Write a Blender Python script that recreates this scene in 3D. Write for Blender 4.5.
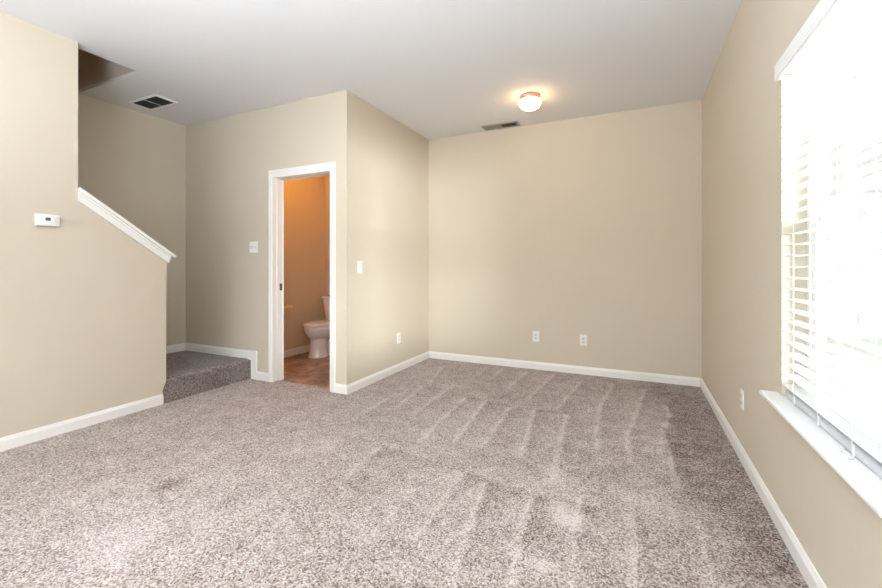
import bpy, bmesh, math, random
from mathutils import Vector, Matrix, noise as mnoise

for o in list(bpy.data.objects):
    bpy.data.objects.remove(o)
S = bpy.context.scene
COL = S.collection

# ------------------------------------------------------------------ camera
cam_d = bpy.data.cameras.new('camera')
cam = bpy.data.objects.new('camera', cam_d)
COL.objects.link(cam)
cam.location = (0, 0, 1.1531)
cam.rotation_euler = (math.radians(90), 0, math.radians(25.195))
cam_d.sensor_width = 36.0
cam_d.lens = 410.22 / 882 * 36.0
cam_d.shift_x = -0.8 / 882
cam_d.shift_y = -28.0 / 882
cam_d.clip_start = 0.02
S.camera = cam

# ------------------------------------------------------------------ world, big lights, exposure
SKY = 1.05
GLOW = 950.0
REAR = 42.0
BOUNCE = 150.0
w = bpy.data.worlds.new('overcast_sky')
S.world = w
w.use_nodes = True
bg = w.node_tree.nodes['Background']
bg.inputs[0].default_value = (0.93, 0.97, 1.0, 1)
bg.inputs[1].default_value = SKY


def area(name, loc, rot, sx, sy, energy, color, portal=False):
    l = bpy.data.lights.new(name, 'AREA')
    l.shape = 'RECTANGLE'
    l.size, l.size_y, l.energy, l.color = sx, sy, energy, color
    o = bpy.data.objects.new(name, l)
    COL.objects.link(o)
    o.location, o.rotation_euler = loc, rot
    if portal:
        l.cycles.is_portal = True
    return o


R90 = math.pi / 2
XR_ = .60
# large soft fill light, added in front of the rear wall
area('rear_fill', (-2.1, -1.75, 1.45), (R90, 0, math.radians(-43)), 2.2, 2.0, REAR, (0.86, 0.93, 1.0))
# fill lamp added outdoors, aimed through the blind to brighten the alcove wall
gl_ = area('window_fill', (4.6, -.9, 1.34), (0, 0, 0), 2.6, .7, GLOW, (0.95, 0.97, 1.0))
gl_.rotation_euler = (Vector((XR_, 1.8, 1.32)) - gl_.location).to_track_quat('-Z', 'Y').to_euler()
# the photographer's flash, turned up at the ceiling
area('bounce_flash', (-1.0, -.6, 1.5), (math.pi, 0, 0), .8, .8, BOUNCE, (0.78, 0.89, 1.0))

S.view_settings.view_transform = 'Standard'
S.view_settings.look = 'None'
S.view_settings.exposure = 0.74
S.view_settings.gamma = 1.0
S.view_settings.use_curve_mapping = False
S.cycles.use_denoising = True
S.cycles.max_bounces = 14
S.cycles.diffuse_bounces = 8

# ------------------------------------------------------------------ measures
XR, YB, XJ, YD, XL, XS, YE, YL, H = .5785, 4.599, -2.347, 2.978, -3.574, -4.612, 2.14, 1.535, 2.74
T = 0.12
YF = -2.2
XBL = -4.015          # bathroom left wall face
DX0, DX1, DH = -3.255, -2.528, 2.03
WY0, WY1, WZ0, WZ1 = 1.36, 2.245, 0.588, 2.03
WT = 0.14
random.seed(4)


# ------------------------------------------------------------------ materials
def lin(r, g, b):
    f = lambda c: (c / 255 / 12.92) if c <= 10 else ((c / 255 + .055) / 1.055) ** 2.4
    return (f(r), f(g), f(b), 1)


class NT:
    def __init__(self, name):
        self.m = bpy.data.materials.new(name)
        self.m.use_nodes = True
        self.t = self.m.node_tree
        self.b = self.t.nodes['Principled BSDF']

    def n(self, typ, **kw):
        nd = self.t.nodes.new(typ)
        for k, v in kw.items():
            if k.startswith('i_'):
                nd.inputs[k[2:].replace('_', ' ')].default_value = v
            else:
                setattr(nd, k, v)
        return nd

    def l(self, a, b):
        self.t.links.new(a, b)

    def set(self, **kw):
        for k, v in kw.items():
            self.b.inputs[k.replace('_', ' ')].default_value = v
        return self


def simple(name, col, rough=.5, metal=0., bump=0., bscale=200., spec=.5, var=0.):
    q = NT(name).set(Base_Color=col, Roughness=rough, Metallic=metal)
    q.b.inputs['Specular IOR Level'].default_value = spec
    tc = q.n('ShaderNodeTexCoord')
    nz = q.n('ShaderNodeTexNoise', i_Scale=bscale, i_Detail=3.)
    q.l(tc.outputs['Object'], nz.inputs['Vector'])
    if bump:
        bp = q.n('ShaderNodeBump', i_Strength=bump, i_Distance=.002)
        q.l(nz.outputs['Fac'], bp.inputs['Height'])
        q.l(bp.outputs['Normal'], q.b.inputs['Normal'])
    if var:
        n2 = q.n('ShaderNodeTexNoise', i_Scale=3., i_Detail=2.)
        q.l(tc.outputs['Object'], n2.inputs['Vector'])
        mx = q.n('ShaderNodeMix', data_type='RGBA')
        mx.inputs[6].default_value = tuple(c * (1 - var) for c in col[:3]) + (1,)
        mx.inputs[7].default_value = tuple(min(1, c * (1 + var)) for c in col[:3]) + (1,)
        q.l(n2.outputs['Fac'], mx.inputs[0])
        q.l(mx.outputs[2], q.b.inputs['Base Color'])
    return q.m


WALL = (0.615, 0.548, 0.446, 1)
M = {}
M['wall'] = simple('beige_wall_paint', WALL, .62, bump=.10, bscale=140, spec=.3, var=.015)
M['ceil'] = simple('white_ceiling_paint', (0.74, 0.74, 0.75, 1), .85, bump=.12, bscale=110, spec=.2, var=.01)
M['trim'] = simple('white_trim_paint', (0.83, 0.82, 0.79, 1), .35, bump=.02, bscale=40)
M['sill'] = simple('white_sill_paint', (0.86, 0.87, 0.86, 1), .30, bump=.02, bscale=40)
M['plate'] = simple('white_cover_plastic', (0.84, 0.83, 0.79, 1), .35)
M['plate_in'] = simple('receptacle_plastic', (0.74, 0.73, 0.69, 1), .35)
M['slot'] = simple('dark_slot', (0.03, 0.03, 0.03, 1), .6)
M['thermo'] = simple('white_plastic', (0.86, 0.86, 0.87, 1), .35)
M['lcd'] = simple('grey_green_display', lin(92, 104, 84), .25)
M['vinyl'] = simple('window_vinyl', (0.80, 0.81, 0.80, 1), .4)
M['ventw'] = simple('vent_white_metal', (0.86, 0.86, 0.85, 1), .45)
M['ventg'] = simple('vent_grey_metal', (0.33, 0.32, 0.30, 1), .5)
M['ventd'] = simple('vent_dark_louvres', (0.09, 0.09, 0.09, 1), .5)
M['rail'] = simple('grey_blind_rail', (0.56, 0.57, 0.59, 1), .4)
M['duct'] = simple('dark_duct', (0.012, 0.012, 0.012, 1), .8)
M['brass'] = simple('brushed_copper', (0.70, 0.46, 0.36, 1), .34, metal=1., bump=.03, bscale=300)
M['holder'] = simple('satin_holder_metal', (0.92, 0.84, 0.64, 1), .30, metal=.25)
M['bronze'] = simple('bronze_strike', (0.20, 0.13, 0.08, 1), .4, metal=.8)
M['porcelain'] = simple('porcelain', (0.82, 0.81, 0.82, 1), .10)
M['cord'] = simple('cord_fibre', (0.62, 0.63, 0.65, 1), .7)
M['siding'] = simple('pale_siding', (0.80, 0.79, 0.76, 1), .7, bump=.2, bscale=6)
M['roofing'] = simple('roof_shingles', (0.55, 0.53, 0.51, 1), .9, bump=.3, bscale=30)
M['lawn'] = simple('dry_lawn', (0.60, 0.61, 0.56, 1), .95, bump=.5, bscale=40, var=.1)
M['extglass'] = simple('house_window_glass', (0.62, 0.65, 0.70, 1), .08)

# blind slats: painted faux wood that lets a little light through
q = NT('white_blind_slats').set(Base_Color=(0.90, 0.91, 0.90, 1), Roughness=.45)
tr = q.n('ShaderNodeBsdfTranslucent')
tr.inputs[0].default_value = (0.90, 0.92, 0.90, 1)
ms = q.n('ShaderNodeMixShader', i_Fac=.04)
q.l(q.b.outputs[0], ms.inputs[1])
q.l(tr.outputs[0], ms.inputs[2])
q.l(ms.outputs[0], q.t.nodes['Material Output'].inputs[0])
M['slat'] = q.m

# window glass
q = NT('window_glass')
tp = q.n('ShaderNodeBsdfTransparent')
tp.inputs[0].default_value = (.96, .98, .97, 1)
gl = q.n('ShaderNodeBsdfGlossy', i_Roughness=.02)
lw = q.n('ShaderNodeLayerWeight', i_Blend=.5)
pw = q.n('ShaderNodeMath', operation='POWER')
q.l(lw.outputs['Facing'], pw.inputs[0])
pw.inputs[1].default_value = 5.
fr = q.n('ShaderNodeMath', operation='MULTIPLY_ADD')
q.l(pw.outputs[0], fr.inputs[0])
fr.inputs[1].default_value = .9
fr.inputs[2].default_value = .04
ms = q.n('ShaderNodeMixShader')
q.l(fr.outputs[0], ms.inputs[0])
q.l(tp.outputs[0], ms.inputs[1])
q.l(gl.outputs[0], ms.inputs[2])
q.l(ms.outputs[0], q.t.nodes['Material Output'].inputs[0])
M['glass'] = q.m

# lit glass bowl of the ceiling lamp
q = NT('lit_opal_glass').set(Base_Color=(.9, .88, .84, 1), Roughness=.2)
q.b.inputs['Emission Color'].default_value = (1.0, .64, .30, 1)
q.b.inputs['Emission Strength'].default_value = 11.0
M['bowl'] = q.m


def carpet(name, tint=1.0):
    q = NT(name).set(Roughness=1.0)
    q.b.inputs['Specular IOR Level'].default_value = .1
    q.b.inputs['Sheen Weight'].default_value = .15
    tc = q.n('ShaderNodeTexCoord')
    at = q.n('ShaderNodeAttribute', attribute_name='pile')
    dn = q.n('ShaderNodeTexNoise', i_Scale=30., i_Detail=1.)
    q.l(tc.outputs['Object'], dn.inputs['Vector'])
    va = q.n('ShaderNodeVectorMath', operation='SCALE')
    va.inputs['Scale'].default_value = .02
    q.l(dn.outputs['Color'], va.inputs[0])
    vb = q.n('ShaderNodeVectorMath', operation='ADD')
    q.l(tc.outputs['Object'], vb.inputs[0])
    q.l(va.outputs[0], vb.inputs[1])
    nz = q.n('ShaderNodeTexNoise', i_Scale=125., i_Detail=3., i_Roughness=.7)
    q.l(vb.outputs[0], nz.inputs['Vector'])
    n2 = q.n('ShaderNodeTexNoise', i_Scale=7., i_Detail=4., i_Roughness=.6)
    q.l(tc.outputs['Object'], n2.inputs['Vector'])
    n3 = q.n('ShaderNodeTexNoise', i_Scale=1.3, i_Detail=2.)
    q.l(tc.outputs['Object'], n3.inputs['Vector'])

    def madd(src, mul, add):
        nd = q.n('ShaderNodeMath', operation='MULTIPLY_ADD')
        q.l(src, nd.inputs[0])
        nd.inputs[1].default_value = mul
        if isinstance(add, float):
            nd.inputs[2].default_value = add
        else:
            q.l(add, nd.inputs[2])
        return nd.outputs[0]
    a = madd(n2.outputs['Fac'], .22, -.11)
    a = madd(n3.outputs['Fac'], .12, a)
    a = madd(at.outputs['Fac'], .15, a)
    vo = q.n('ShaderNodeTexVoronoi', i_Scale=165.)
    q.l(vb.outputs[0], vo.inputs['Vector'])
    sx = q.n('ShaderNodeSeparateColor')
    q.l(vo.outputs['Color'], sx.inputs[0])
    a = madd(nz.outputs['Fac'], .9, a)
    a = madd(sx.outputs[0], .30, a)
    a = madd(a, 1.0, -.11)
    cr = q.n('ShaderNodeValToRGB')
    q.l(a, cr.inputs[0])
    e = cr.color_ramp.elements
    stops = [(.24, (58, 44, 38)), (.41, (124, 108, 100)), (.54, (168, 155, 149)), (.76, (214, 205, 200))]
    while len(e) < len(stops):
        e.new(.5)
    for el, (p, c) in zip(e, stops):
        el.position = p
        cc = lin(*c)
        el.color = (cc[0] * tint, cc[1] * tint, cc[2] * tint, 1)
    q.l(cr.outputs[0], q.b.inputs['Base Color'])
    bp = q.n('ShaderNodeBump', i_Strength=.55, i_Distance=.006)
    q.l(nz.outputs['Fac'], bp.inputs['Height'])
    q.l(bp.outputs['Normal'], q.b.inputs['Normal'])
    return q.m


M['carpet'] = carpet('frieze_carpet', .93)
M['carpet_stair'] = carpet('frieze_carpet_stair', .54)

# bathroom vinyl with a brown swirl
q = NT('brown_vinyl').set(Roughness=.32)
tc = q.n('ShaderNodeTexCoord')
nz = q.n('ShaderNodeTexNoise', i_Scale=3.2, i_Detail=5., i_Roughness=.6, i_Distortion=1.4)
q.l(tc.outputs['Object'], nz.inputs['Vector'])
cr = q.n('ShaderNodeValToRGB')
q.l(nz.outputs['Fac'], cr.inputs[0])
cr.color_ramp.elements[0].position = .34
cr.color_ramp.elements[0].color = lin(96, 68, 52)
cr.color_ramp.elements[1].position = .68
cr.color_ramp.elements[1].color = lin(186, 156, 132)
q.l(cr.outputs[0], q.b.inputs['Base Color'])
M['bathfloor'] = q.m


# ------------------------------------------------------------------ mesh helpers
def box(bm, x0, x1, y0, y1, z0, z1, bev=0., seg=2, mat=None):
    vs = [bm.verts.new(p) for p in ((x0, y0, z0), (x1, y0, z0), (x1, y1, z0), (x0, y1, z0),
                                    (x0, y0, z1), (x1, y0, z1), (x1, y1, z1), (x0, y1, z1))]
    fs = [bm.faces.new([vs[i] for i in f]) for f in
          ((0, 3, 2, 1), (4, 5, 6, 7), (0, 1, 5, 4), (1, 2, 6, 5), (2, 3, 7, 6), (3, 0, 4, 7))]
    if mat is not None:
        bmesh.ops.transform(bm, matrix=mat, verts=vs)
    if bev:
        es = list({e for f in fs for e in f.edges})
        bmesh.ops.bevel(bm, geom=es, offset=bev, segments=seg, profile=.6, affect='EDGES')
    return bm


def prism(bm, pts, axis, a, b):
    """extrude a polygon: pts are 2-D in the two other axes, from a to b along axis"""
    def P(u, v, t):
        return {'x': (t, u, v), 'y': (u, t, v), 'z': (u, v, t)}[axis]
    A = [bm.verts.new(P(u, v, a)) for u, v in pts]
    B = [bm.verts.new(P(u, v, b)) for u, v in pts]
    n = len(pts)
    bm.faces.new(A)
    bm.faces.new(B[::-1])
    for i in range(n):
        bm.faces.new((A[i], B[i], B[(i + 1) % n], A[(i + 1) % n]))
    bmesh.ops.recalc_face_normals(bm, faces=bm.faces)
    return bm


def rings(bm, rs, cap0=True, cap1=True):
    V = [[bm.verts.new(p) for p in r] for r in rs]
    n = len(V[0])
    for a, b in zip(V, V[1:]):
        for i in range(n):
            bm.faces.new((a[i], a[(i + 1) % n], b[(i + 1) % n], b[i]))
    if cap0:
        bm.faces.new(V[0][::-1])
    if cap1:
        bm.faces.new(V[-1])
    bmesh.ops.recalc_face_normals(bm, faces=bm.faces)
    return bm


def lathe(bm, prof, c=(0, 0, 0), n=40, cap0=True, cap1=True):
    return rings(bm, [[(c[0] + r * math.cos(2 * math.pi * i / n), c[1] + r * math.sin(2 * math.pi * i / n), c[2] + z)
                       for i in range(n)] for r, z in prof], cap0, cap1)


def tube(bm, pts, r, n=8):
    pts = [Vector(p) for p in pts]
    rs = []
    for i, p in enumerate(pts):
        d = (pts[min(i + 1, len(pts) - 1)] - pts[max(i - 1, 0)]).normalized()
        u = d.cross(Vector((0, 0, 1)))
        if u.length < .1:
            u = d.cross(Vector((1, 0, 0)))
        u.normalize()
        v = d.cross(u)
        rr = r[i] if isinstance(r, (list, tuple)) else r
        rs.append([p + (u * math.cos(2 * math.pi * k / n) + v * math.sin(2 * math.pi * k / n)) * rr for k in range(n)])
    return rings(bm, rs)


def B():
    return bmesh.new()


def obj(name, bm, mat, parent=None, smooth=False, angle=40):
    me = bpy.data.meshes.new(name)
    bm.to_mesh(me)
    bm.free()
    me.materials.append(M[mat] if isinstance(mat, str) else mat)
    if smooth:
        me.polygons.foreach_set('use_smooth', [True] * len(me.polygons))
        try:
            me.set_sharp_from_angle(angle=math.radians(angle))
        except Exception:
            pass
    o = bpy.data.objects.new(name, me)
    COL.objects.link(o)
    if parent:
        o.parent = parent
        o.matrix_parent_inverse = Matrix.Translation(-parent.location)
        if any(parent.rotation_euler):
            o.matrix_parent_inverse = Matrix()
    return o


def struct(o):
    o['kind'] = 'structure'
    return o


def thing(name, label, cat, loc=(0, 0, 0), rot=(0, 0, 0), group=None):
    o = bpy.data.objects.new(name, None)
    COL.objects.link(o)
    o.location, o.rotation_euler = loc, rot
    o.empty_display_size = .05
    if label:
        o['label'] = label
        o['category'] = cat
    if group:
        o['group'] = group
    return o


# ------------------------------------------------------------------ carpeted floor
CW = Matrix  # alias unused
FX, FY_, HYP = 410.2247, math.radians(25.1949), 265.9993


def flo(u, v):
    """a point of the photograph on the floor"""
    lat = (u - 441.8) / FX
    d = 1.1531 * FX / (v - HYP)
    s, c = math.sin(FY_), math.cos(FY_)
    return Vector(((-s + c * lat) * d, (c + s * lat) * d))


# strokes left by the vacuum cleaner in the pile: (points, light ridge, dark side, width)
strokes_px = [
    ([(528, 372), (508, 388)], .8, .5), ([(555, 374), (528, 399)], .9, .5), ([(581, 382), (557, 409)], 1., .5),
    ([(614, 384), (600, 407), (597, 429), (597, 480)], 1., .5),
    ([(645, 390), (634, 421), (627, 437), (631, 458), (637, 484)], 1., .6),
    ([(666, 405), (670, 415), (663, 432), (660, 454)], 1., .7), ([(667, 442), (672, 462), (680, 490)], 1., .9),
    ([(535, 409), (526, 442), (519, 458)], 1., .6), ([(567, 415), (559, 450), (553, 482)], 1., .6),
    ([(387, 399), (346, 423)], .7, .4), ([(424, 386), (397, 407)], .8, .5), ([(454, 386), (411, 415)], .8, .5),
    ([(467, 397), (442, 419), (420, 442)], .9, .6), ([(486, 401), (454, 442)], 1., .7),
    ([(510, 408), (483, 446)], 1., .7), ([(442, 368), (430, 382)], .7, .4), ([(483, 371), (470, 380)], .7, .4),
    ([(503, 369), (491, 379)], .7, .4), ([(379, 448), (350, 474)], .8, .5), ([(413, 490), (367, 543)], .6, .5),
    ([(466, 472), (441, 504), (415, 540)], .8, .6), ([(486, 483), (473, 514), (452, 582)], .9, .6),
    ([(532, 497), (521, 532), (512, 588)], 1., .7), ([(581, 497), (574, 540), (572, 588)], .8, .5),
    ([(632, 515), (636, 588)], 1., .7), ([(700, 520), (712, 588)], .5, .3),
]
cross_px = [
    ([(425, 383), (466, 396), (517, 407), (567, 413)], .7, .7),
    ([(596, 428), (622, 432)], .8, 1.3), ([(632, 439), (664, 446)], .8, 1.2),
    ([(346, 433), (385, 446), (455, 467)], .7, .7), ([(462, 470), (532, 494), (600, 508)], .8, .8),
    ([(638, 524), (690, 530)], .7, 1.2), ([(688, 468), (706, 476)], .7, .3),
]
blobs_px = [((566, 518), .07, 1.4), ((556, 506), .05, .8), ((540, 566), .06, .8), ((560, 480), .10, .6), ((665, 425), .05, .7),
            ((120, 545), .18, .6), ((170, 485), .05, -.9), ((640, 425), .10, .4), ((330, 445), .2, .3), ((640, 500), .12, .4)]
strokes = [([flo(*p) for p in P], a, b) for P, a, b in strokes_px]
crosses = [([flo(*p) for p in P], a, b) for P, a, b in cross_px]
blobs = [(flo(*p), r, a) for p, r, a in blobs_px]
edge_r = [flo(*p) for p in [(648, 386), (668, 412), (667, 445), (680, 492), (705, 512), (760, 588)]]


def seg_query(p, P):
    best, side, endt = 1e9, 0, 0
    for i, (a, b) in enumerate(zip(P, P[1:])):
        d = b - a
        t = (p - a).dot(d) / d.length_squared
        tc = min(1, max(0, t))
        qd = (p - (a + d * tc)).length
        if qd < best:
            best = qd
            side = d.x * (p.y - a.y) - d.y * (p.x - a.x)
            endt = (i + tc) / (len(P) - 1)
            out = (t < 0 and i == 0) or (t > 1 and i == len(P) - 2)
    return best, side, endt, out


def pile(x, y):
    p = Vector((x, y))
    wob = mnoise.noise((x * 9, y * 9, 0)) * .012
    v = 0.
    for P, a, b in strokes:
        lo = P[0]
        if (p - lo).length > 1.6:
            continue
        d, s, t, out = seg_query(p, P)
        if d > .4:
            continue
        w_ = .014
        fade = 1 - .2 * t
        v += a * fade * math.exp(-((d + wob) / w_) ** 2)
        if s > 0 and not out:      # pile laid away on the far side of the stroke
            v -= b * .75 * math.exp(-d / .07) * (1 - t) ** .6
        elif not out:
            v += b * .5 * math.exp(-d / .10) * (1 - .4 * t)
    brk = .5 + .5 * min(1, max(-1, 2.2 * mnoise.noise((x * 5, y * 5, 7))))
    for P, a, b in crosses:
        d, s, t, out = seg_query(p, P)
        if d > .5:
            continue
        k = 0.3 if out else 1.
        if s > 0:
            v += a * .55 * brk * math.exp(-d / .12) * k * (0 if out else 1)
        else:
            v -= b * .5 * brk * math.exp(-(d + wob) / .13) * k * (0 if out else 1)
    for c, r, a in blobs:
        d = (p - c).length
        if d < r * 3:
            v += a * math.exp(-(d / r) ** 2)
    # strip along the window wall brushed the other way
    ey = None
    for a, b in zip(edge_r, edge_r[1:]):
        if min(a.y, b.y) <= y <= max(a.y, b.y):
            ey = a.x + (b.x - a.x) * (y - a.y) / (b.y - a.y)
    if y > edge_r[0].y:
        ey = edge_r[0].x + (y - edge_r[0].y) * .2
    if ey is not None:
        tt = (x - ey) / .04
        f = 1 / (1 + math.exp(-max(-30, min(30, tt))))
        v -= .62 * f
        v += mnoise.noise((x * 14, y * 14, 4)) * .3 * f
    return v


bm = B()
lay = bm.verts.layers.float.new('pile')
ST = .02
x0, y0 = XL - .05, .70
nx, ny = int((XR + .04 - x0) / ST) + 1, int((YB + .04 - y0) / ST) + 1
grid = {}


def gv(i, j):
    if (i, j) not in grid:
        x, y = x0 + i * ST, y0 + j * ST
        vtx = bm.verts.new((x, y, 0))
        vtx[lay] = pile(x, y)
        grid[(i, j)] = vtx
    return grid[(i, j)]


for i in range(nx):
    for j in range(ny):
        cx, cy = x0 + (i + .5) * ST, y0 + (j + .5) * ST
        if cy < YD + .055 or cx > XJ - .05:
            bm.faces.new((gv(i, j), gv(i + 1, j), gv(i + 1, j + 1), gv(i, j + 1)))
xe = x0 + nx * ST
for (ya, yb) in ((YF - .05, -.8), (-.8, y0)):
    vs = [bm.verts.new(p) for p in ((x0, ya, 0), (xe, ya, 0), (xe, yb, 0), (x0, yb, 0))]
    bm.faces.new(vs)
struct(obj('floor', bm, 'carpet', smooth=True))

bm = B()
box(bm, XBL - .05, XJ - T + .05, YD + .035, YB + .05, -.06, -.006)
struct(obj('floor_bathroom', bm, 'bathfloor'))

# ------------------------------------------------------------------ staircase: landing and flight behind the left wall
bm = B()
LZ, NR, RISE, RUN = .20, 13, .1955, .262
pts = [(YD + .01, -.02), (YD + .01, LZ)]
yy, zz = 2.10, LZ
for k in range(NR):
    pts.append((yy, zz))
    zz += RISE
    pts.append((yy, zz))
    yy -= RUN
pts.append((yy, zz))
pts.append((yy, -.02))
prism(bm, pts, 'x', XS - .005, XL - T - .002)
# the landing comes forward to the face of the left wall
LX = XL + .006
n = 90
rows = []
random.seed(9)
for k in range(n + 1):
    y = YE - .004 + (YD + .01 - YE + .004) * k / n
    row = []
    for s_ in range(13):
        y = YE - .004 + (YD + .01 - YE + .004) * k / n
        prof = [(XL - T - .01, LZ), (LX - .05, LZ), (LX - .03, LZ - .0005), (LX - .015, LZ - .003), (LX - .004, LZ - .010),
                (LX + .002, LZ - .020), (LX + .003, LZ - .035), (LX, LZ - .06), (LX - .001, LZ - .09), (LX - .001, .07),
                (LX, .04), (LX + .001, .015), (LX + .002, -.02)][s_]
        if prof[1] < .13 and k < 4:
            y -= .026 * (1 - k / 4)
        j_ = mnoise.noise((y * 55, s_ * 1.7, 3)) * .008 + mnoise.noise((y * 14, s_ * .6, 8)) * .007 if 1 <= s_ else 0
        row.append(bm.verts.new((prof[0] + j_, y, prof[1] + (j_ * .6 if 1 <= s_ < 7 else 0))))
    rows.append(row)
for a, b in zip(rows, rows[1:]):
    for i in range(12):
        bm.faces.new((a[i], b[i], b[i + 1], a[i + 1]))
bm.faces.new(rows[0])
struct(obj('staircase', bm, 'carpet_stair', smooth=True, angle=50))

# ------------------------------------------------------------------ walls
ZB = -.06
bm = B()
box(bm, XR, XR + WT, YF, WY0, ZB, H + .05)
box(bm, XR, XR + WT, WY1, YB + T, ZB, H + .05)
box(bm, XR, XR + WT, WY0, WY1, ZB, WZ0 - .02)
box(bm, XR, XR + WT, WY0, WY1, WZ1, H + .05)
struct(obj('wall_right', bm, 'wall'))

bm = B()
box(bm, XBL - T, XR, YB, YB + T, ZB, H + .05)
struct(obj('wall_back', bm, 'wall'))

bm = B()
box(bm, XJ - T, XJ, YD + T, YB, ZB, H + .05)
struct(obj('wall_alcove', bm, 'wall'))

bm = B()
box(bm, XS - T, DX0 - .02, YD, YD + T, ZB, H + .05)
box(bm, DX1 + .02, XJ, YD, YD + T, ZB, H + .05)
box(bm, DX0 - .02, DX1 + .02, YD, YD + T, DH + .02, H + .05)
struct(obj('wall_doorway', bm, 'wall'))

bm = B()
box(bm, XBL - T, XBL, YD + T, YB, ZB, H + .05)
struct(obj('wall_bathroom', bm, 'wall'))

bm = B()
box(bm, XS - T, XS, YF - .3, YD, ZB, 5.2)
struct(obj('wall_stair', bm, 'wall'))

KZ0, KZ1 = 1.682, 1.258          # underside of the cap at YL and at the wall end
bm = B()
prism(bm, [(YF, ZB), (YE, ZB), (YE, KZ1), (YL, KZ0), (YL, H + .05), (YF, H + .05)], 'x', XL - T, XL)
struct(obj('wall_left', bm, 'wall'))

# wall behind the camera
bm = B()
box(bm, XL - T, XR + WT, YF - T, YF, ZB, H + .05)
struct(obj('wall_front', bm, 'wall'))

# ------------------------------------------------------------------ ceiling with the stairwell opening
HX, HY = XL - T + .022, 1.984
bm = B()
CT = .32
box(bm, HX, XR + WT, YF - T, YB + T, H, H + CT)
box(bm, XS, HX, HY, YB + T, H, H + CT)
struct(obj('ceiling', bm, 'ceil'))
# stairwell shaft above
bm = B()
box(bm, HX, HX + T, YF - .3, HY, H + CT, 5.2)
box(bm, XS, HX, HY - .012, HY + T, H + .02, 5.2)
box(bm, HX - .012, HX, YF - .3, HY, H + .02, H + CT)
box(bm, XS, HX + T, YF - .42, YF - .3, 0, 5.2)
struct(obj('wall_stairwell', bm, 'wall'))
bm = B()
box(bm, XS - T, HX + T, YF - .42, HY + T, 5.2, 5.3)
struct(obj('ceiling_stairwell', bm, 'ceil'))

# ------------------------------------------------------------------ baseboards
BH, BT = .083, .014


def base_prof(t=BT, z0=-.01, z1=BH):
    return [(0, z0), (t, z0), (t, z1 - .022), (t * .62, z1 - .010), (t * .5, z1 - .003), (t * .32, z1), (0, z1)]


def base_x(bm, x, s, ya, yb, z=0):      # on a wall facing +-x
    prism(bm, [(x + s * a, b + z) for a, b in base_prof()], 'y', ya, yb)


def base_y(bm, y, s, xa, xb, z=0):
    def P(a, b, t): return (t, y + s * a, b + z)
    pr = base_prof()
    A = [bm.verts.new(P(a, b, xa)) for a, b in pr]
    C = [bm.verts.new(P(a, b, xb)) for a, b in pr]
    bm.faces.new(A)
    bm.faces.new(C[::-1])
    for i in range(len(pr)):
        bm.faces.new((A[i], C[i], C[(i + 1) % len(pr)], A[(i + 1) % len(pr)]))
    bmesh.ops.recalc_face_normals(bm, faces=bm.faces)


bm = B(); base_x(bm, XR, -1, YF, YB); struct(obj('baseboard_right', bm, 'trim'))
bm = B(); base_y(bm, YB, -1, XJ, XR - BT); struct(obj('baseboard_back', bm, 'trim'))
bm = B(); base_x(bm, XJ, 1, YD - BT, YB - BT); struct(obj('baseboard_alcove', bm, 'trim'))
bm = B(); base_x(bm, XL, 1, YF, YE - .030); struct(obj('baseboard_left', bm, 'trim'))
CO0, CO1, COT = -3.304, -2.473, 2.105
bm = B(); base_y(bm, YD, -1, CO1, XJ)
base_y(bm, YD, -1, -3.474, CO0)
box(bm, -3.556, -3.474, YD - BT, YD, -.01, LZ + BH + .004, .002, 1)
base_y(bm, YD, -1, XS, -3.556, LZ)
struct(obj('baseboard_doorway', bm, 'trim'))
bm = B(); base_x(bm, XS, 1, 2.12, YD - BT, LZ); struct(obj('baseboard_stair', bm, 'trim'))
bm = B(); base_x(bm, XBL, 1, YD + T, YB - BT); base_y(bm, YB, -1, XBL, XJ - T)
struct(obj('baseboard_bathroom', bm, 'trim'))

# ------------------------------------------------------------------ sloping cap of the stair wall
sl = math.atan2(KZ0 - KZ1, YE - YL)
tr_ = struct(thing('trim_1', None, None, (XL, YE, KZ1)))
dy, dz = math.cos(sl), -math.sin(sl)


def along(t, up):            # t along the slope from the upper end, up = perpendicular
    return (YL + dy * t + math.sin(sl) * up, KZ0 + dz * t + math.cos(sl) * up)


LEN = (YE - YL) / math.cos(sl)
bm = B()
pts = [along(-.0, 0), along(LEN + .060, 0), along(LEN + .067, .006), along(LEN + .067, .016), along(LEN + .060, .022), along(.0155, .022)]
pts[0] = (YL + .0005, KZ0); pts[-1] = (YL + .0005, KZ0 + .022 / math.cos(sl))
prism(bm, pts, 'x', XL - T - .03, XL + .036)
obj('cap_board', bm, 'trim', tr_)
bm = B()
for t_, u0, u1 in ((.014, -.056, -.014), (.022, -.014, 0.)):
    pa = along(0, u0); pb = along(LEN, u0); pc = along(LEN, u1); pd = along(0, u1)
    k = math.tan(sl)
    pa = (YL + .0005, KZ0 + u0 / math.cos(sl)); pd = (YL + .0005, KZ0 + u1 / math.cos(sl))
    pb = (YE + .012 + (u0 + .06) * .3, 0); pc = (YE + .012 + (u1 + .06) * .3, 0)
    pb = (pb[0], KZ0 - (pb[0] - YL) * k + u0 / math.cos(sl)); pc = (pc[0], KZ0 - (pc[0] - YL) * k + u1 / math.cos(sl))
    prism(bm, [pa, pb, pc, pd], 'x', XL, XL + t_)
obj('apron_moulding', bm, 'trim', tr_)

# ------------------------------------------------------------------ bathroom doorway: casing, jamb, strike plate
dr = struct(thing('door_1', None, None, ((DX0 + DX1) / 2, YD, 0)))


def casing_ring(bm, y0, y1, xo0, xo1, zo, xi0, xi1, zi):
    prism(bm, [(xo0, -.01), (xi0, -.01), (xi0, zi), (xi1, zi), (xi1, -.01), (xo1, -.01), (xo1, zo), (xo0, zo)], 'y', y0, y1)


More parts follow.
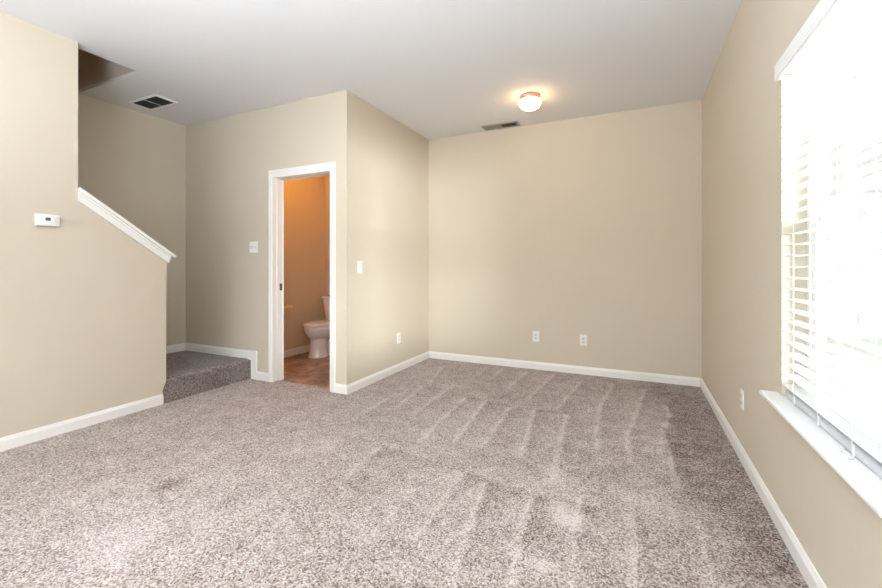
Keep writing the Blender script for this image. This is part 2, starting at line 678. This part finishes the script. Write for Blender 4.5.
bm = B()
casing_ring(bm, YD - .011, YD, CO0, CO1, COT, DX0 + .004, DX1 - .004, DH - .004)
casing_ring(bm, YD - .018, YD - .011, CO0 + .004, CO1 - .004, COT - .004, CO0 + .034, CO1 - .034, COT - .034)
casing_ring(bm, YD - .014, YD - .011, CO0 + .034, CO1 - .034, COT - .034, CO0 + .050, CO1 - .050, COT - .050)
obj('casing', bm, 'trim', dr)
bm = B()
casing_ring(bm, YD + T, YD + T + .014, CO0, CO1, COT, DX0 + .004, DX1 - .004, DH - .004)
obj('inner_casing', bm, 'trim', dr)
bm = B()
casing_ring(bm, YD, YD + T, DX0 - .02, DX1 + .02, DH + .02, DX0, DX1, DH)
casing_ring(bm, YD + .045, YD + .08, DX0, DX1, DH, DX0 + .004, DX1 - .004, DH - .004)
obj('jamb', bm, 'trim', dr)
bm = B()
box(bm, DX0 - .001, DX0 + .0025, YD + .074, YD + .114, .905, .975, .001, 1)
obj('strike_plate', bm, 'bronze', dr)

# ------------------------------------------------------------------ window: frame, sashes, panes, sill
wn = struct(thing('window_1', None, None, (XR + WT, (WY0 + WY1) / 2, WZ0)))
WX0, WX1 = .664, .716
bm = B()


def frame_x(bm, xa, xb, ya, yb, za, zb, wd, bev=.002):
    box(bm, xa, xb, ya, ya + wd, za, zb, bev, 1)
    box(bm, xa, xb, yb - wd, yb, za, zb, bev, 1)
    box(bm, xa, xb, ya + wd, yb - wd, za, za + wd, bev, 1)
    box(bm, xa, xb, ya + wd, yb - wd, zb - wd, zb, bev, 1)


frame_x(bm, WX0, WX1, WY0, WY1, WZ0, WZ1, .035)
obj('window_frame', bm, 'vinyl', wn)
MZ = 1.31
bm = B(); frame_x(bm, .692, .712, WY0 + .035, WY1 - .035, MZ - .02, WZ1 - .035, .035); us = obj('upper_sash', bm, 'vinyl', wn)
bm = B(); box(bm, .700, .703, WY0 + .07, WY1 - .07, MZ + .015, WZ1 - .07); obj('pane', bm, 'glass', us)
bm = B(); frame_x(bm, .669, .690, WY0 + .035, WY1 - .035, WZ0 + .035, MZ + .02, .042)
box(bm, .660, .669, 1.77, 1.83, MZ + .004, MZ + .022, .002, 1)
ls = obj('lower_sash', bm, 'vinyl', wn)
bm = B(); box(bm, .678, .681, WY0 + .077, WY1 - .077, WZ0 + .077, MZ - .022); obj('pane', bm, 'glass', ls)
bm = B()
prism(bm, [(.515, WZ0 - .018), (XR, WZ0 - .018), (XR, WZ0), (.517, WZ0), (.5145, WZ0 - .003), (.5135, WZ0 - .010)], 'y', 1.292, 2.312)
box(bm, XR, WX0, WY0, WY1, WZ0 - .02, WZ0)
obj('window_sill', bm, 'sill', wn)

# ------------------------------------------------------------------ blind
bl = thing('window_blind', 'white horizontal slat blind hanging in the bright window above the sill', 'blind', (.625, (WY0 + WY1) / 2, 1.98))
BY0, BY1 = WY0 + .004, WY1 - .004
bm = B()
VX = .557
box(bm, VX, VX + .010, WY0 - .018, WY1 + .018, 1.969, 2.036, .003, 2)
box(bm, VX + .004, VX + .010, WY0 - .016, WY1 + .016, 1.964, 1.972, .001, 1)
box(bm, VX + .010, XR - .0005, WY0 - .018, WY0 - .010, 1.969, 2.036)
box(bm, VX + .010, XR - .0005, WY1 + .010, WY1 + .018, 1.969, 2.036)
obj('valance', bm, 'vinyl', bl)
bm = B()
box(bm, .580, .636, BY0, BY1, 1.982, 2.028, .002, 1)
hr = obj('headrail', bm, 'vinyl', bl)
bm = B()
PITCH, ZS0 = .0464, .641
nsl = int((1.975 - ZS0) / PITCH) + 1
ta = math.radians(4)
for k in range(nsl):
    z = ZS0 + k * PITCH
    prof = []
    for s_ in range(7):
        t = -1 + 2 * s_ / 6
        prof.append((.608 + t * .025 * math.cos(ta), z + t * .025 * math.sin(ta) + .0022 * (1 - t * t)))
    low = [(a, b - .0028) for a, b in prof[::-1]]
    prism_pts = prof + low
    A = [bm.verts.new((a, BY0, b)) for a, b in prism_pts]
    C = [bm.verts.new((a, BY1, b)) for a, b in prism_pts]
    bm.faces.new(A); bm.faces.new(C[::-1])
    for i in range(len(A)):
        bm.faces.new((A[i], C[i], C[(i + 1) % len(A)], A[(i + 1) % len(A)]))
bmesh.ops.recalc_face_normals(bm, faces=bm.faces)
obj('slats', bm, 'slat', bl)
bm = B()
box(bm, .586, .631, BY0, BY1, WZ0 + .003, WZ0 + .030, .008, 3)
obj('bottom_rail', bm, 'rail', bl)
for y in (2.11, 1.87, 1.615, 1.44):
    bm = B()
    for x in (.5815, .6345):
        tube(bm, [(x, y, WZ0 + .03), (x, y, 1.984)], .0009, 6)
    for k in range(nsl):
        z = ZS0 + k * PITCH - .004
        tube(bm, [(.5815, y, z - .0018), (.6345, y, z + .0018)], .0007, 4)
    box(bm, .5835, .5855, y - .006, y + .006, WZ0 + .002, WZ0 + .037)
    obj('ladder_cord', bm, 'slat', bl)


def cord(y, zb, name):
    bm = B()
    tube(bm, [(.578, y, 1.984), (.575, y, 1.90), (.5735, y, zb + .03)], .0011, 6)
    c = obj(name, bm, 'cord', bl)
    bm = B()
    lathe(bm, [(.0015, .036), (.004, .032), (.0055, .016), (.0075, .003), (.006, 0)], (.5735, y, zb), 14)
    obj('tassel', bm, 'cord', c, True)


cord(1.545, .992, 'lift_cord')
cord(1.562, 1.690, 'tilt_cord')
cord(1.590, 1.730, 'tilt_cord')
bm = B()
loop = []
for k in range(40):
    t = k / 39
    a = t * 4.2 * math.pi
    loop.append((.571 + .008 * math.sin(a), 1.66 - .085 * t + .012 * math.cos(a), WZ0 + .0015 + .010 * max(0, math.sin(a * .5)) ** 2))
tube(bm, loop, .0010, 6)
obj('cord_end', bm, 'cord', bl)

# ------------------------------------------------------------------ ceiling lamp
LCX, LCY = -.885, 3.815
lt = thing('ceiling_light', 'lit round flush ceiling light with copper ring and white glass bowl', 'ceiling light', (LCX, LCY, H))
bm = B()
lathe(bm, [(.080, 0.), (.090, -.002), (.094, -.010), (.094, -.034), (.090, -.040), (.078, -.042)], (LCX, LCY, H), 48)
obj('base_ring', bm, 'brass', lt, True)
bm = B()
prof = [(.070, -.0425), (.088, -.044), (.096, -.052), (.099, -.066), (.096, -.083), (.084, -.102), (.063, -.117), (.036, -.127), (.010, -.130)]
lathe(bm, prof, (LCX, LCY, H), 48)
obj('glass_bowl', bm, 'bowl', lt, True, 80)


# ------------------------------------------------------------------ ceiling vents
def vent(cx, cy, sx, sy, label, tilts, wmat, lmat):
    t = thing('ceiling_vent', label, 'vent', (cx, cy, H), group='ceiling air vents')
    bm = B()
    f = .026
    z0, z1 = H - .010, H
    xa, xb, ya, yb = cx - sx / 2, cx + sx / 2, cy - sy / 2, cy + sy / 2
    box(bm, xa, xb, ya, ya + f, z0, z1, .002, 1)
    box(bm, xa, xb, yb - f, yb, z0, z1, .002, 1)
    box(bm, xa, xa + f, ya + f, yb - f, z0, z1, .002, 1)
    box(bm, xb - f, xb, ya + f, yb - f, z0, z1, .002, 1)
    box(bm, cx - .007, cx + .007, ya + f, yb - f, z0, z1)
    obj('frame', bm, wmat, t)
    bm = B()
    box(bm, xa + f, xb - f, ya + f, yb - f, H - .0012, H - .0002)
    obj('duct_opening', bm, 'duct', t)
    bm = B()
    for h_, (u0, u1, tl) in enumerate(((xa + f, cx - .007, tilts[0]), (cx + .007, xb - f, tilts[1]))):
        nb = 9
        for k in range(nb):
            x = u0 + (u1 - u0) * (k + .5) / nb
            m = Matrix.Translation((x, cy, H - .008)) @ Matrix.Rotation(math.radians(tl), 4, 'Y')
            box(bm, -.0006, .0006, -(sy / 2 - f), sy / 2 - f, -.0085, .0085, mat=m)
    obj('louvres', bm, lmat, t)


vent(-4.215, 2.402, .42, .215, 'small dark louvred ceiling vent with white frame above the stair landing', (-42, -42), 'ventw', 'ventd')
vent(-1.37, 4.475, .41, .155, 'pale louvred ceiling vent close to the back wall beside the lamp', (42, -42), 'ventg', 'ventg')


# ------------------------------------------------------------------ wall plates (built facing -y at the origin, then turned)
def turned(p, loc, rz):
    return thing


def plate_thing(name, label, cat, loc, rz, group):
    t = thing(name, label, cat, loc, (0, 0, rz), group)
    return t


def child(name, bm, mat, t, smooth=False):
    o = obj(name, bm, mat, None, smooth)
    o.parent = t
    return o


def outlet(label, loc, rz, group='wall outlets'):
    t = plate_thing('wall_outlet', label, 'outlet', loc, rz, group)
    bm = B()
    box(bm, -.036, .036, -.006, 0, -.058, .058, .004, 2)
    child('cover_plate', bm, 'plate', t)
    for z in (.0195, -.0195):
        bm = B()
        rs = [[(.0165 * math.copysign(abs(math.cos(a)) ** .6, math.cos(a)), y, z + .0135 * math.copysign(abs(math.sin(a)) ** .8, math.sin(a)))
               for a in [2 * math.pi * i / 24 for i in range(24)]] for y in (-.005, -.0085)]
        rings(bm, rs)
        r = child('receptacle', bm, 'plate_in', t)
        bm = B()
        box(bm, -.0075, -.0052, -.0092, -.008, z - .001, z + .008)
        box(bm, .0052, .0075, -.0092, -.008, z - .001, z + .007)
        box(bm, -.003, .003, -.0092, -.008, z - .0095, z - .0045)
        s_ = obj('slots', bm, 'slot')
        s_.parent = r
    bm = B()
    lathe(bm, [(.003, 0), (.003, .0012), (.002, .0018)], (0, 0, 0), 12)
    bmesh.ops.transform(bm, matrix=Matrix.Translation((0, -.0055, 0)) @ Matrix.Rotation(R90, 4, 'X'), verts=bm.verts)
    child('screw', bm, 'plate_in', t)
    return t


def switch(label, loc, rz, gangs):
    t = plate_thing('light_switch', label, 'light switch', loc, rz, 'wall light switches')
    bm = B()
    hw = .035 if gangs == 1 else .058
    box(bm, -hw, hw, -.006, 0, -.058, .058, .004, 2)
    child('cover_plate', bm, 'plate', t)
    for x in ([0] if gangs == 1 else [-.023, .023]):
        bm = B()
        box(bm, x - .008, x + .008, -.0072, -.005, -.017, .017, .001, 1)
        sw = child('switch_collar', bm, 'plate_in', t)
        bm = B()
        m = Matrix.Translation((x, -.008, .003)) @ Matrix.Rotation(math.radians(-28), 4, 'X')
        box(bm, -.0045, .0045, -.012, .004, -.005, .005, .0015, 1, mat=m)
        o = obj('toggle', bm, 'plate')
        o.parent = sw
    return t


outlet('white duplex outlet low on the back wall, the one nearer the alcove corner', (-1.0, YB, .366), 0)
outlet('white duplex outlet low on the back wall, the one nearer the window wall', (-.496, YB, .364), 0)
outlet('white duplex outlet low on the short side wall of the alcove', (XJ, 3.872, .362), R90)
outlet('white duplex outlet low on the window wall, beside the sill', (XR, 2.957, .363), -R90)
switch('white double toggle switch plate on the wall left of the bathroom doorway', (-3.523, YD, 1.345), 0, 2)
switch('white single toggle switch plate on the corner wall right of the bathroom doorway', (XJ, 3.168, 1.14), R90, 1)

# thermostat on the left wall
th = thing('thermostat', 'white thermostat with small grey display on the left wall', 'thermostat', (XL, 1.361, 1.46), (0, 0, R90))
bm = B()
box(bm, -.060, .060, -.006, 0, -.040, .040, .003, 2)
child('wall_plate', bm, 'thermo', th)
bm = B()
pr = [(-.059, 0.)] + [(-.059 + .118 * k / 12, -.024 - .004 * math.sin(math.pi * k / 12)) for k in range(13)] + [(.059, 0.)]
pr = [(a, b - .0055 if b else -.0055) for a, b in pr]
prism(bm, pr, 'z', -.038, .038)
es = [e for e in bm.edges if abs(e.verts[0].co.z - e.verts[1].co.z) < 1e-5 and e.verts[0].co.y < -.02 and e.verts[1].co.y < -.02]
bmesh.ops.bevel(bm, geom=es, offset=.004, segments=2, affect='EDGES')
bd = child('body', bm, 'thermo', th, True)
bm = B()
box(bm, -.016, .010, -.0347, -.031, -.005, .016)
child('display', bm, 'lcd', th)
bm = B()
for k in range(3):
    box(bm, .030, .046, -.0343, -.031, -.010 + .011 * k, -.005 + .011 * k, .001, 1)
child('buttons', bm, 'plate_in', th)

# ------------------------------------------------------------------ toilet
TX = -3.675
tl = thing('toilet', 'white toilet with closed lid standing in the bathroom behind the doorway', 'toilet', (TX, 4.2, 0))


def egg(z, w, front, back, yc=4.13, n=44, p=1.0):
    out = []
    for i in range(n):
        a = 2 * math.pi * i / n
        c, s = math.cos(a), math.sin(a)
        if s > 0:
            c = math.copysign(abs(c) ** .7, c)
        out.append((TX + w * c, yc + (s * (back - yc) if s > 0 else s * (yc - front)), z))
    return out


F0 = -.006
bm = B()
rings(bm, [egg(.205, .085, 3.992, 4.36), egg(.225, .100, 3.980, 4.40), egg(.245, .124, 3.962, 4.43), egg(.275, .152, 3.932, 4.44), egg(.310, .172, 3.910, 4.44), egg(.345, .182, 3.898, 4.44),
           egg(.368, .185, 3.895, 4.44), egg(.380, .183, 3.897, 4.44), egg(.386, .176, 3.904, 4.435)])
obj('bowl', bm, 'porcelain', tl, True, 60)
bm = B()
rings(bm, [egg(F0, .118, 3.962, 4.215, 4.09), egg(.012, .118, 3.962, 4.215, 4.09), egg(.024, .111, 3.970, 4.21, 4.09), egg(.11, .101, 3.984, 4.20, 4.09),
           egg(.20, .098, 3.988, 4.20, 4.09), egg(.235, .100, 3.984, 4.20, 4.09)])
obj('pedestal', bm, 'porcelain', tl, True, 60)
bm = B()
rings(bm, [egg(F0, .085, 4.16, 4.50, 4.33), egg(.016, .085, 4.16, 4.50, 4.33), egg(.03, .064, 4.17, 4.48, 4.33), egg(.20, .062, 4.17, 4.47, 4.33), egg(.30, .09, 4.17, 4.47, 4.33)])
obj('trapway', bm, 'porcelain', tl, True, 60)
bm = B()
rings(bm, [egg(.3885, .176, 3.900, 4.37), egg(.391, .186, 3.889, 4.38), egg(.400, .187, 3.887, 4.38), egg(.404, .181, 3.893, 4.375)])
obj('seat', bm, 'porcelain', tl, True, 60)
bm = B()
rings(bm, [egg(.4055, .178, 3.897, 4.37), egg(.408, .186, 3.889, 4.38), egg(.418, .186, 3.889, 4.38), egg(.425, .178, 3.898, 4.37), egg(.428, .12, 3.96, 4.33)])
obj('lid', bm, 'porcelain', tl, True, 60)
for s_ in (-1, 1):
    bm = B()
    box(bm, TX + s_ * .075 - .02, TX + s_ * .075 + .02, 4.37, 4.40, .387, .425, .006, 2)
    obj('hinge', bm, 'porcelain', tl, True)


def rrect(z, hw, y0, y1, r=.035, n=6):
    out = []
    for (cx, cy, a0) in ((TX + hw - r, y1 - r, 0), (TX - hw + r, y1 - r, 90), (TX - hw + r, y0 + r, 180), (TX + hw - r, y0 + r, 270)):
        for k in range(n + 1):
            a = math.radians(a0 + 90 * k / n)
            out.append((cx + r * math.cos(a), cy + r * math.sin(a), z))
    return out


YT = YB - .012
bm = B()
rings(bm, [rrect(.385, .178, 4.43, YT), rrect(.395, .185, 4.42, YT), rrect(.55, .200, 4.408, YT), rrect(.705, .214, 4.398, YT)])
obj('tank', bm, 'porcelain', tl, True, 60)
bm = B()
rings(bm, [rrect(.7055, .220, 4.392, YT), rrect(.709, .228, 4.385, YT), rrect(.730, .228, 4.385, YT), rrect(.739, .219, 4.394, YT - .008)])
obj('tank_lid', bm, 'porcelain', tl, True, 60)

# ------------------------------------------------------------------ paper holder on the bathroom wall
ph = thing('toilet_paper_holder', 'empty metal toilet paper holder on the bathroom wall beside the toilet', 'paper holder', (XBL, 3.83, .64))
for y in (3.745, 3.905):
    bm = B()
    lathe(bm, [(.022, 0), (.022, .004), (.017, .008), (.010, .011), (.008, .05), (.012, .056), (.013, .072), (.008, .078)], (0, 0, 0), 18)
    bmesh.ops.transform(bm, matrix=Matrix.Translation((XBL, y, .640)) @ Matrix.Rotation(R90, 4, 'Y'), verts=bm.verts)
    obj('post', bm, 'holder', ph, True)
bm = B()
tube(bm, [(XBL + .064, 3.745, .640), (XBL + .064, 3.905, .640)], .014, 14)
obj('roller_bar', bm, 'holder', ph, True)

# bathroom ceiling fixture (its own warm light)
pl = bpy.data.lights.new('bathroom_lamp', 'POINT')
pl.energy = 11
pl.color = (1.0, .41, .085)
pl.shadow_soft_size = .10
po = bpy.data.objects.new('bathroom_lamp', pl)
COL.objects.link(po)
po.location = (-3.3, 3.75, 2.48)

# lamp of the upper hall, shining down the stairwell
ul = bpy.data.lights.new('upper_hall_lamp', 'POINT')
ul.energy = 1.6
ul.color = (1.0, .46, .15)
ul.shadow_soft_size = .12
uo = bpy.data.objects.new('upper_hall_lamp', ul)
COL.objects.link(uo)
uo.location = (-4.1, -.2, 4.7)

# ------------------------------------------------------------------ outdoors beyond the window
bm = B()
box(bm, XR + WT + .01, 24, -12, 26, -.5, -.3)
struct(obj('ground', bm, 'lawn'))
nh = thing('neighbouring_house', 'pale neighbouring house outside, faint behind the blind', 'house', (6, 11, -.3))
bm = B()
box(bm, 1.8, 10, 11, 16, -.3, 2.6)
obj('wall', bm, 'siding', nh)
bm = B()
prism(bm, [(10.6, 2.6), (16.4, 2.6), (13.5, 4.2)], 'x', 1.4, 10.4)
obj('roof', bm, 'roofing', nh)
for x in (2.95, 4.3, 6.6):
    bm = B()
    for xa, xb, za, zb in ((x, x + .06, .7, 2.1), (x + .84, x + .90, .7, 2.1), (x + .06, x + .84, .7, .76), (x + .06, x + .84, 2.04, 2.1), (x + .06, x + .84, 1.37, 1.43)):
        box(bm, xa, xb, 10.95, 11.02, za, zb)
    wf = obj('house_window', bm, 'vinyl', nh)
    bm = B()
    box(bm, x + .06, x + .84, 10.97, 10.99, .76, 2.04)
    obj('pane', bm, 'extglass', wf)
